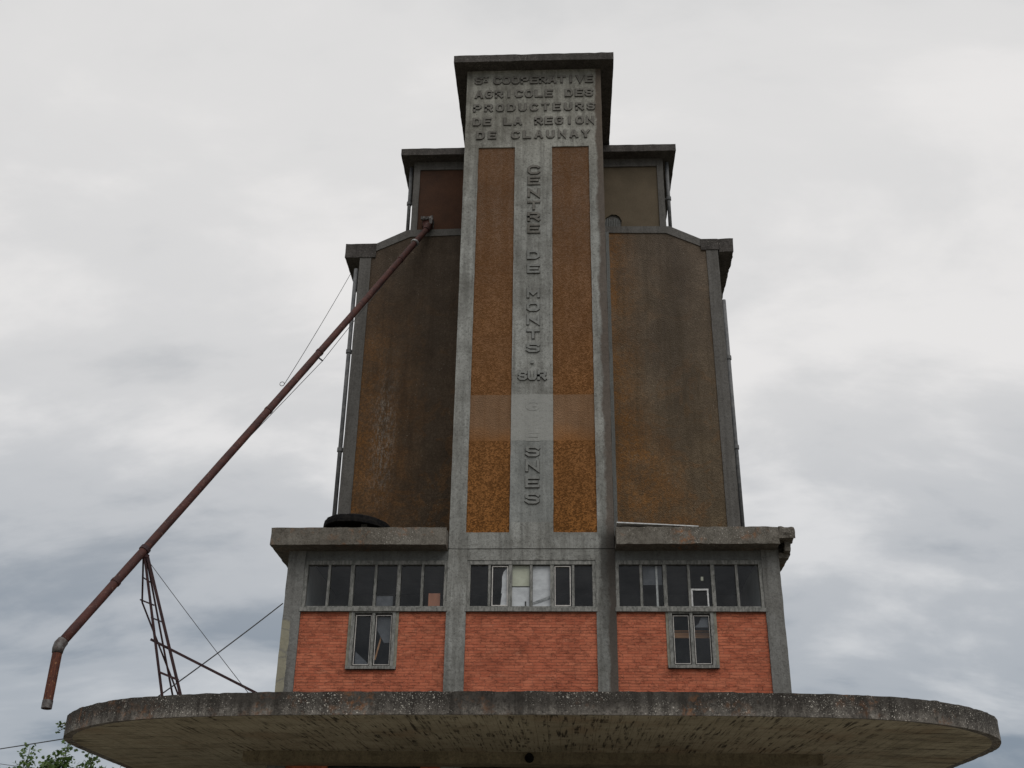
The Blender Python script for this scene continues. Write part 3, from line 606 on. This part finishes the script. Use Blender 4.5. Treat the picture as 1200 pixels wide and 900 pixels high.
# window strips
def strip(x0, x1, glass_x, sash=()):
    """long six-light window: frame with mullions, sill, glass"""
    z0, z1 = 7.47, 8.46
    bm = NB(); y0, y1 = 22.02, 22.12
    box(bm, x0, x0+.07, y0, y1, z0, z1); box(bm, x1-.07, x1, y0, y1, z0, z1); box(bm, x0+.07, x1-.07, y0, y1, z1-.085, z1); box(bm, x0+.07, x1-.07, y0+.01, y1, z0, z0+.035)
    fr = part('window', bm, M['wood_frame'])
    for i, gx in enumerate(glass_x):
        w = .075 if i % 2 else .05
        bm = NB(); box(bm, gx-w/2, gx+w/2, y0+.012, y1-.01, z0+.035, z1-.085); obj('mullion', bm, M['wood_frame'], fr)
    bm = NB(); rough_box(bm, x0-.02, x1+.02, 21.985, 22.12, 7.39, 7.468, 0.12, 0.004); obj('sill', bm, M['wood_frame'], fr)
    bm = NB()
    xsx = [x0+.03]+list(glass_x)+[x1-.03]
    for i in range(6):
        if ('open', i) in sash: continue
        pane(bm, xsx[i]+.02, xsx[i+1]-.02, 22.087, z0+.02, z1-.05)
    obj('glass', bm, M['glass'], fr)
    for k, i in sash:
        if k != 'sash': continue
        a, b = xsx[i]+.05, xsx[i+1]-.05; bm = NB(); c, d = z0+.045, z1-.11
        for r in ((a, a+.018, c, d), (b-.018, b, c, d), (a+.018, b-.018, d-.018, d), (a+.018, b-.018, c, c+.018)): box(bm, r[0], r[1], 22.05, 22.075, r[2], r[3])
        obj('sash', bm, M['putty'], fr)
    return fr
def evenly(x0, x1): return [x0+.035+(x1-x0-.07)*k/6 for k in range(1, 6)]
strip(-4.70, -1.72, evenly(-4.70, -1.72)); strip(-1.32, 1.32, evenly(-1.32, 1.32), (('sash', 1), ('sash', 4))); strip(1.72, 4.70, evenly(1.72, 4.70))
def casement(x0, x1, z0):
    z1 = 7.388; bm = NB(); y0, y1 = 22.015, 22.15; F0, F1 = .055, .125
    box(bm, x0+F0, x0+F1, y0, y1, z0, z1); box(bm, x1-F1, x1-F0, y0, y1, z0, z1); box(bm, x0+F1, x1-F1, y0+.01, y1, z1-.03, z1)
    xm = (x0+x1)/2; box(bm, xm-.028, xm+.028, y0, y1, z0, z1-.03)
    fr = part('window', bm, M['wood_frame'])
    for a, b in ((x0, x0+F0), (x1-F0, x1)):
        bm = NB(); box(bm, a, b, 22.03, 22.2, z0-.02, z1); obj('surround', bm, M['cream'], fr)
    bm = NB(); rough_box(bm, x0+.01, x1-.01, 21.985, 22.18, z0-.06, z0, 0.1, 0.005); obj('sill', bm, M['wood_frame'], fr)
    for a, b in ((x0+F1, xm-.028), (xm+.028, x1-F1)):
        bm = NB(); c, d = z0+.005, z1-.035
        for r in ((a, a+.02, c, d), (b-.02, b, c, d), (a+.02, b-.02, d-.03, d), (a+.02, b-.02, c, c+.025)): box(bm, r[0], r[1], 22.06, 22.10, r[2], r[3])
        sh = obj('sash', bm, M['sash'], fr)
        bm = NB(); a2, b2, c2, d2 = a+.02, b-.02, c+.025, d-.03
        for r in ((a2, a2+.013, c2, d2), (b2-.010, b2, c2, d2), (a2+.013, b2-.010, d2-.012, d2), (a2+.013, b2-.010, c2, c2+.012)): box(bm, r[0], r[1], 22.055, 22.075, r[2], r[3])
        obj('putty', bm, M['putty'], fr)
        bm = NB(); pane(bm, a2, b2, 22.084, c2, d2); obj('glass', bm, M['glass'], fr)
casement(-3.70, -2.68, 6.29); casement(2.70, 3.71, 6.33)
# rooms behind the windows
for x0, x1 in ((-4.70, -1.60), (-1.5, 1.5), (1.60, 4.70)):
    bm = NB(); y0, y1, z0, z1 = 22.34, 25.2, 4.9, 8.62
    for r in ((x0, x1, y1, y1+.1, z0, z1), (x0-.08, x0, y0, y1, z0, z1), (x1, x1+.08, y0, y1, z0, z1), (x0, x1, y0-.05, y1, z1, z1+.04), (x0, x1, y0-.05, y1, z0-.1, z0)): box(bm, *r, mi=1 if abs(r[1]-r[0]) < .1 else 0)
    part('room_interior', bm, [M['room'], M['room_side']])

# ground floor under the canopy
bm = NB(); rough_box(bm, -5.40, 5.40, 21.5, 22.0, 4.39, 4.66, 0.14, 0.010); beam = part('canopy_beam', bm, M['underbeam'])
bm = NB(); tube(bm, [(0.0, 21.44, 4.49), (0.0, 21.52, 4.49)], .085, 20); obj('drain_outlet', bm, M['lid'], beam)
for x0, x1 in ((-4.70, -3.9), (-2.1, -1.72), (1.72, 2.1), (3.6, 4.70)):
    bm = NB(); box(bm, x0, x1, 22.06, 22.25, 0, 4.5); part('brick_wall', bm, M['brick'], 'ground floor brickwork in the canopy shade')
for x0, x1 in ((-3.9, -2.1), (-1.32, 1.32), (2.1, 3.6)):
    bm = NB(); box(bm, x0, x1, 22.14, 22.2, 0.02, 4.4); d = part('loading_door', bm, M['sash'])
    bm = NB(); bar(bm, ((x0+x1)/2+.1, 22.11, 1.0), ((x0+x1)/2+.1, 22.11, 1.25), .03); bar(bm, ((x0+x1)/2+.1, 22.15, 1.2), ((x0+x1)/2+.1, 22.11, 1.2), .02); obj('handle', bm, M['galv'], d)

# the wide rounded canopy
def outline(n=26):
    L = [(-8.36, 25.6), (-8.33, 23.4), (-8.24, 20.9), (-8.15, 20.0), (-7.95, 19.35), (-7.55, 18.72), (-7.05, 18.2), (-6.4, 17.72), (-5.65, 17.42), (-4.8, 17.22), (-3.8, 17.09), (-2.6, 17.02), (-1.2, 16.97), (0.2, 16.93),
         (1.6, 16.93), (2.6, 16.94), (3.7, 16.98), (4.9, 17.09), (5.9, 17.35), (6.7, 17.80), (7.3, 18.38), (7.72, 18.98), (7.95, 19.6), (8.06, 20.2), (8.08, 21.2), (8.05, 23.4), (8.05, 25.6)]
    P = []
    for i in range(len(L)-1):
        p0 = Vector(L[max(i-1, 0)]); p1 = Vector(L[i]); p2 = Vector(L[i+1]); p3 = Vector(L[min(i+2, len(L)-1)])
        seg = max(2, int((p2-p1).length/0.07))
        for k in range(seg):
            t = k/seg
            P.append(0.5*((2*p1)+(p2-p0)*t+(2*p0-5*p1+4*p2-p3)*t*t+(3*p1-p0-3*p2+p3)*t*t*t))
    P.append(Vector(L[-1])); return P
P = outline()
bm = NB(); zs = [4.50, 4.56, 4.62, 4.68, 4.74, 4.79, 4.84]
rings = []
for zi, z in enumerate(zs):
    ring = []
    for p in P:
        q = Vector((p.x, p.y, z)); a = 0.006 if zi < 5 else 0.010
        d = noise.noise_vector(q*6)*a + noise.noise_vector(q*17)*a*0.6
        if zi == len(zs)-1: d.z += noise.noise(q*9)*0.006
        ring.append(bm.verts.new(q+d))
    rings.append(ring)
for a, b in zip(rings, rings[1:]):
    for i in range(len(P)-1): bm.faces.new((a[i], a[i+1], b[i+1], b[i]))
top_c = [bm.verts.new((v.co.x*0.955+0.0, 25.6-(25.6-v.co.y)*0.955, 4.835)) for v in rings[-1]]
for i in range(len(P)-1): bm.faces.new((rings[-1][i], rings[-1][i+1], top_c[i+1], top_c[i]))
f = bm.faces.new(top_c)
drip = [bm.verts.new((v.co.x*0.985, 25.6-(25.6-v.co.y)*0.985, 4.515)) for v in rings[0]]
for i in range(len(P)-1): bm.faces.new((rings[0][i], rings[0][i+1], drip[i+1], drip[i]))
prev = drip
for k, zz in ((0.80, 4.56), (0.62, 4.60)):
    nx = [bm.verts.new((v.co.x*k/0.985, 25.6-(25.6-v.co.y)*(0.985 if False else k)/0.985, zz)) for v in drip]
    for i in range(len(P)-1): bm.faces.new((prev[i], prev[i+1], nx[i+1], nx[i])).material_index = 1
    prev = nx
bm.faces.new(prev[::-1]).material_index = 1
back = [rings[0][0], rings[-1][0], rings[-1][-1], rings[0][-1]]
bm.faces.new(back)
can = part('canopy', bm, [M['fascia'], M['soffit']])

# ------------------------------------------------------------------ things on and around the building
P0 = Vector((-2.99, 25.1, 18.83)); P1 = Vector((-7.72, 18.01, 5.75)); P2 = Vector((-7.68, 17.92, 4.74))
chute = empty('grain_chute', P1, 'long rusty steel grain pipe slanting down from the penthouse to a bent spout', 'pipe')
ax = (P1-P0).normalized()
def on(t): return P0.lerp(P1, t)
bm = NB(); tube(bm, [on(t) + Vector((0, 0, -0.05*math.sin(math.pi*t))) for t in [i/40 for i in range(41)]], .080, 16, amp=.05); obj('pipe', bm, M['rust'], chute, smooth=True)
for t in (0.055, 0.115, 0.405, 0.555, 0.90):
    c = on(t)+Vector((0, 0, -0.05*math.sin(math.pi*t))); bm = NB(); tube(bm, [c-ax*.03, c+ax*.03], .091 if t > .1 else .112, 16); obj('flange', bm, M['rust'] if t > .1 else M['galv'], chute, smooth=False)
d2 = (P2-P1).normalized()
bm = NB(); tube(bm, [P1-ax*.12, P1-ax*.03, P1+d2*.05+ax*.0, P1+d2*.12], [.094, .10, .096, .086], 16); obj('elbow', bm, M['galv_dark'], chute, smooth=True)
bm = NB(); tube(bm, [P1+d2*.13, P1.lerp(P2, .5), P2], .078, 16, cap=False); tube(bm, [P2, P1+d2*.5], .07, 16, cap=False); sp = obj('spout', bm, M['rust_bright'], chute, smooth=True)
bm = NB(); tube(bm, [P2-d2*.11, P2+d2*.02], .083, 16, cap=False); obj('collar', bm, M['galv_dark'], sp, smooth=True)
bm = NB(); rough_box(bm, -3.17, -2.90, 25.05, 25.30, 19.12, 19.20, .04, .03, 9); rough_box(bm, -2.95, -2.86, 25.06, 25.30, 18.98, 19.24, .04, .03, 9); obj('torn_plate', bm, M['galv_dark'], chute)
bm = NB()
rough_box(bm, -3.14, -2.88, 25.10, 25.42, 18.93, 19.21, .05, .02, 9); rough_box(bm, -3.16, -2.86, 25.14, 25.2, 19.19, 19.24, .05, .015, 9)
tube(bm, [(-2.98, 25.14, 18.98), P0+ax*.1], .10, 14); obj('inlet_box', bm, M['rust'], chute, 'rusted box where the pipe leaves the penthouse')
bm = NB(); q0 = on(.10)+Vector((0, 0, -.1)); tip = Vector((-4.79, 22.13, 13.21)); q1 = on(.66)+Vector((0, 0, -.13))
tube(bm, [q0, tip, q1], .007, 6); bar(bm, on(.413)+Vector((0, 0, -.08)), tip, .03); obj('tension_rod', bm, M['wire'], chute)
bm = NB(); lp = on(.508)+Vector((-.09, 0, .13))
tube(bm, [lp+Vector((math.cos(a)*.05, 0, math.sin(a)*.05)) for a in [k*math.tau/14 for k in range(15)]], .007, 6, cap=False); obj('lifting_ring', bm, M['wire'], chute)

# trestle carrying the pipe, standing on the canopy roof
AP = Vector((-6.98, 19.12, 7.70)); tre = empty('pipe_trestle', (-6.1, 19.4, 4.84), 'spindly red steel trestle standing on the canopy, holding up the grain pipe', 'trestle')
FA, FB, FC = Vector((-6.187, 19.2, 4.84)), Vector((-5.825, 19.2, 4.84)), Vector((-6.24, 20.1, 4.84))
FD = Vector((-6.03, 20.1, 4.84)); BD = Vector((-7.00, 19.45, 6.88))
for a, b, w in ((AP, FA, .038), (AP+Vector((.06, 0, -.03)), FB, .044), (AP+Vector((.03, .05, -.05)), FC, .028)):
    bm = NB(); bar(bm, a, b, w); obj('leg', bm, M['steel_red'], tre)
for a, b in ((AP+Vector((-.03, .04, 0)), BD), (BD, FD)):
    bm = NB(); bar(bm, a, b, .026); obj('brace', bm, M['steel_red'], tre)
for a, b, w in (((-7.03, 19.35, 7.32), (-6.80, 19.15, 7.17), .022), ((-7.06, 19.5, 6.94), (-6.66, 19.15, 6.745), .024), ((-6.73, 19.3, 6.56), (-6.43, 19.15, 6.43), .022), ((-6.37, 19.15, 5.56), (-6.02, 19.15, 5.43), .035)):
    bm = NB(); bar(bm, a, b, w); obj('rung', bm, M['steel_red'], tre)
bm = NB(); bar(bm, (-6.63, 19.18, 6.14), (-3.73, 19.8, 4.84), .042, .05); obj('strut', bm, M['steel_red'], tre)
bm = NB(); tube(bm, [AP+Vector((0, 0, .07))-ax*.04, AP+Vector((0, 0, .07))+ax*.04], .10, 12); bar(bm, AP+Vector((-.07, 0, -.04)), AP+Vector((.09, 0, -.06)), .06); obj('saddle', bm, M['steel_red'], tre)

def wire(name, pts, r, label, cat='wire', group=None, mat='wire'):
    bm = NB(); tube(bm, pts, r, 6); return tag(obj(name, bm, M[mat]), label, cat, group)
wire('guy_wire', sag((-5.17, 26.0, 18.05), on(.508)+Vector((-.04, 0, .12)), .05), .0075, 'thin guy wire from the left cornice down to the ring on the pipe', group='wires steadying the pipe')
wire('guy_wire', sag(AP+Vector((.06, 0, -.1)), (-4.455, 19.5, 4.84), .02), .0065, 'very thin wire from the trestle top down to the canopy roof', group='wires steadying the pipe')
wire('guy_cable', sag((-5.06, 21.93, 7.53), (-6.577, 18.9, 4.84), .03), .012, 'thicker black cable from the left corner column across the trestle foot', 'cable')
wire('overhead_cable', sag((-5.05, 23.4, 5.86), (-21.0, 36.0, 6.06), .04, 40), .014, 'black overhead cable running left from under the canopy edge', 'cable', 'overhead lines beside the tree')
wire('overhead_cable', sag((-5.05, 26.0, 4.6), (-26.0, 46.0, 8.05), .35, 40), .010, 'upper of the two faint lines crossing the small left tree', 'cable', 'overhead lines beside the tree')
wire('overhead_cable', sag((-5.05, 26.4, 4.3), (-26.0, 46.6, 7.45), .35, 40), .010, 'lowest faint line behind the small left tree', 'cable', 'overhead lines beside the tree')

# black lid on the left wing roof
lid = empty('roof_hopper_lid', (-3.80, 22.75, 9.03), 'ragged black round metal lid raised over the left wing roof', 'lid')
bm = NB(); n = 72; ringsl = []
for rr, zz in ((.0, .53), (.35, .52), (.62, .47), (.72, .42), (.735, .34), (.73, .27), (.68, .27), (.6, .38), (.0, .44)):
    ring = []
    for k in range(n):
        a = k*math.tau/n; w = 1+.035*noise.noise(Vector((math.cos(a)*4, math.sin(a)*4, rr))) + (.02*noise.noise(Vector((math.cos(a)*14, math.sin(a)*14, 3))) if rr > .5 else 0)
        ring.append(bm.verts.new((-3.80+rr*w*math.cos(a)*1.0+.0, 22.75+rr*w*math.sin(a), 9.03+zz-.06*rr*math.cos(a)+.03+(.012*noise.noise(Vector((math.cos(a)*9, math.sin(a)*9, 7))) if rr > .5 else 0))))
    ringsl.append(ring)
for a, b in zip(ringsl, ringsl[1:]):
    for k in range(n):
        bm.faces.new((a[k], a[(k+1) % n], b[(k+1) % n], b[k]))
obj('lid', bm, M['lid'], lid)
for a in (0.5, 2.2, 3.7, 5.2):
    bm = NB(); c = Vector((-3.80+.45*math.cos(a), 22.75+.45*math.sin(a), 9.02)); box(bm, c.x-.06, c.x+.06, c.y-.03, c.y+.03, 9.03, 9.36); obj('support', bm, M['pipe'], lid)
# loose sheet on the right wing roof
bm = NB(); prism(bm, [(1.76, 9.13), (1.76, 9.155), (2.6, 9.11), (3.42, 9.065), (3.42, 9.045), (2.6, 9.09)], 21.62, 22.4); tag(obj('loose_sheet', bm, M['white']), 'thin pale loose sheet lying along the front of the right wing roof', 'sheet')

# things seen behind the glass
def sheet(name, x0, x1, z0, z1, y, mat, label, cat, group=None, th=.01, pts=None):
    bm = NB()
    if pts: prism(bm, pts, y, y+th)
    else: box(bm, x0, x1, y, y+th, z0, z1)
    return tag(obj(name, bm, M[mat]), label, cat, group)
G = 'sheets pinned behind the middle window'
sheet('window_sheet', 0, 0, 0, 0, 22.10, 'paper', 'curved off-white sheet filling half of the second middle pane', 'sheet', G,
      pts=[(-.63, 7.52), (-.62, 7.62), (-.60, 7.78), (-.615, 7.80), (-.60, 7.95), (-.60, 8.14), (-.57, 8.24), (-.50, 8.33), (-.455, 8.345), (-.455, 7.52)])
sheet('window_sheet', -.39, -.035, 7.94, 8.37, 22.105, 'paper_cream', 'cream sheet over the upper half of the third middle pane', 'sheet', G)
sheet('window_sheet', -.40, -.035, 7.49, 7.915, 22.10, 'paper', 'crumpled white sheet over the lower half of the third middle pane', 'sheet', G)
sheet('window_sheet', .03, .39, 7.49, 8.36, 22.105, 'paper', 'tall white sheet with a slanting grey strap in the fourth middle pane', 'sheet', G)
sheet('strap', 0, 0, 0, 0, 22.094, 'galv', 'slanting grey strap across the tall white sheet', 'strap', pts=[(.03, 7.56), (.03, 7.60), (.10, 7.63), (.39, 7.74), (.39, 7.68), (.12, 7.58)])
sheet('latch', -.13, -.10, 7.52, 7.62, 22.094, 'sash', 'small black latch on the crumpled white sheet', 'latch')
sheet('hardboard', -2.11, -1.87, 7.49, 7.80, 22.14, 'board', 'small brown board standing in the last pane of the left window', 'board', th=.02)
sheet('dusty_pane', -3.18, -2.84, 7.49, 7.74, 22.14, 'dirty_pane', 'grey dusty pane leaning inside the left window above the casement', 'pane')
sheet('dusty_pane', 2.29, 2.68, 7.98, 8.38, 22.16, 'dirty_pane', 'grey dusty pane hung high in the second light of the right window', 'pane')
sheet('dusty_pane', 0, 0, 0, 0, 22.14, 'dirty_pane', 'torn grey sheet hanging inside the left casement', 'pane', pts=[(-3.13, 7.30), (-3.13, 7.05), (-2.97, 6.78), (-2.86, 6.78), (-2.84, 7.30)])
sheet('dusty_pane', 0, 0, 0, 0, 22.12, 'dirty_pane', 'triangular shard of glass low in the left casement', 'pane', pts=[(-3.53, 6.34), (-3.53, 6.60), (-3.26, 6.37), (-3.26, 6.34)])
sheet('dusty_pane', 0, 0, 0, 0, 22.12, 'dirty_pane', 'curved grey smear of film at the top of the right casement', 'pane', pts=[(3.27, 7.10), (3.55, 7.10), (3.55, 7.31), (3.42, 7.31), (3.36, 7.18)])
bm = NB(); bar(bm, (-3.14, 22.2, 6.45), (-3.02, 22.2, 7.0), .03); tag(obj('stick', bm, M['plank']), 'thin brown stick leaning inside the left casement', 'stick')
bm = NB(); box(bm, 2.76, 3.62, 22.30, 22.33, 6.93, 7.04); box(bm, 2.76, 3.62, 22.31, 22.33, 7.06, 7.09); tag(obj('plank', bm, M['plank']), 'tan timber plank across the inside of the right casement', 'plank')
bm = NB(); a, b, c, d = 3.235, 3.59, 7.49, 7.875
for r in ((a, a+.035, c, d), (b-.03, b, c, d), (a+.035, b-.03, d-.035, d), (a+.035, b-.03, c, c+.025)): rough_box(bm, r[0], r[1], 22.055, 22.08, r[2], r[3], .04, .004, 12)
tag(obj('picture_frame', bm, M['white']), 'small flaking white square frame in the right window', 'frame')
bm = NB(); box(bm, 2.545, 2.585, 22.13, 22.16, 7.50, 8.37); tag(obj('white_post', bm, M['white']), 'narrow white post behind the second light of the right window', 'post')
bm = NB(); box(bm, 3.46, 3.51, 22.11, 22.13, 8.06, 8.14); tag(obj('sticker', bm, M['paper_cream']), 'tiny cream tag high in the right window', 'tag')

# plants
def leafcard(bm, p, s, rnd):
    n = Vector((rnd.gauss(0, 1), rnd.gauss(0, 1), rnd.gauss(0, 1)+.6)).normalized(); a = n.orthogonal().normalized(); a.rotate(Matrix.Rotation(rnd.random()*6.3, 3, n)); b = n.cross(a)
    pts = [(0, -.5), (.28, -.32), (.62, -.28), (.36, .02), (.52, .36), (.18, .30), (0, .72), (-.18, .30), (-.52, .36), (-.36, .02), (-.62, -.28), (-.28, -.32)]
    c = bm.verts.new(p+n*s*.06); vs = [bm.verts.new(p+(a*x+b*y)*s) for x, y in pts]
    for i in range(12): bm.faces.new((c, vs[i], vs[(i+1) % 12]))
def tree(x, y, h, w, label, seed, nshoot, dens=1.0):
    rnd = random.Random(seed); t = empty('maple_tree', (x, y, 0), label, 'tree', 'young maples left of the canopy')
    bt = NB(); bl = NB()
    tube(bt, [Vector((x+.05*math.sin(k*1.3+seed), y+.05*math.cos(k*1.1), h*.62*k/8)) for k in range(9)], [.11-.008*k for k in range(9)], 8)
    for k in range(nshoot):
        a = rnd.random()*6.283; rr = rnd.random()**.5*w; hh = h*(1-.16*rr/w-.10*rnd.random()) if k else h
        st = Vector((x, y, h*(.35+.40*rnd.random()))); en = Vector((x+rr*math.cos(a)*(0 if k == 0 else 1), y+rr*math.sin(a), hh))
        if k % 3 == 2: en.z = h*(.5+.4*rnd.random()); en.x = x+w*1.1*math.cos(a); en.y = y+w*1.1*math.sin(a)
        md = st.lerp(en, .5)+Vector((math.cos(a), math.sin(a), 0))*.12
        pts = [st.lerp(md, i/4) if i < 4 else md.lerp(en, (i-4)/4) for i in range(9)]
        tube(bt, pts, [.035-.0035*i for i in range(9)], 5)
        for i in range(int(230*dens)):
            u = rnd.random()**.75; p = pts[min(8, int(u*8))].lerp(pts[min(8, int(u*8)+1)], u*8-int(u*8))
            sp = .30*(1-.55*u)
            leafcard(bl, p+Vector((rnd.gauss(0, sp), rnd.gauss(0, sp), rnd.gauss(0, .10)-.02)), .085+.06*rnd.random(), rnd)
    obj('trunk', bt, M['bark'], t); obj('crown', bl, M['leaf'], t)
tree(-16.3, 38.0, 7.26, 0.75, 'tallest leafy maple top beside the left end of the canopy', 3, 46)
tree(-15.05, 38.3, 6.85, 0.95, 'leafy maple top just under the canopy edge', 5, 46)
tree(-17.5, 38.0, 7.02, .36, 'small narrow maple top left of the tallest one', 8, 20)
tree(-18.35, 37.6, 6.47, .5, 'lowest maple top at the far left edge', 11, 24)
tree(-14.1, 38.4, 6.6, .8, 'maple top rightmost below the canopy, mostly hidden', 13, 30)
rnd = random.Random(4); bm = NB(); wd = empty('weed', (-8.10, 19.75, 4.80), 'small weed growing out of the left rim of the canopy', 'weed')
bs = NB()
for k in range(7):
    a = rnd.uniform(2.3, 4.2); e = Vector((-8.06+.20*math.cos(a)*rnd.uniform(.5, 1), 19.75+.15*math.sin(a), 4.78+rnd.uniform(-.16, .03)))
    tube(bs, [(-8.02, 19.75, 4.78), e], .004, 4)
    for i in range(5): leafcard(bm, e+Vector((rnd.gauss(0, .03), rnd.gauss(0, .03), rnd.gauss(0, .03))), .04, rnd)
obj('stem', bs, M['bark'], wd); obj('foliage', bm, M['leaf'], wd)
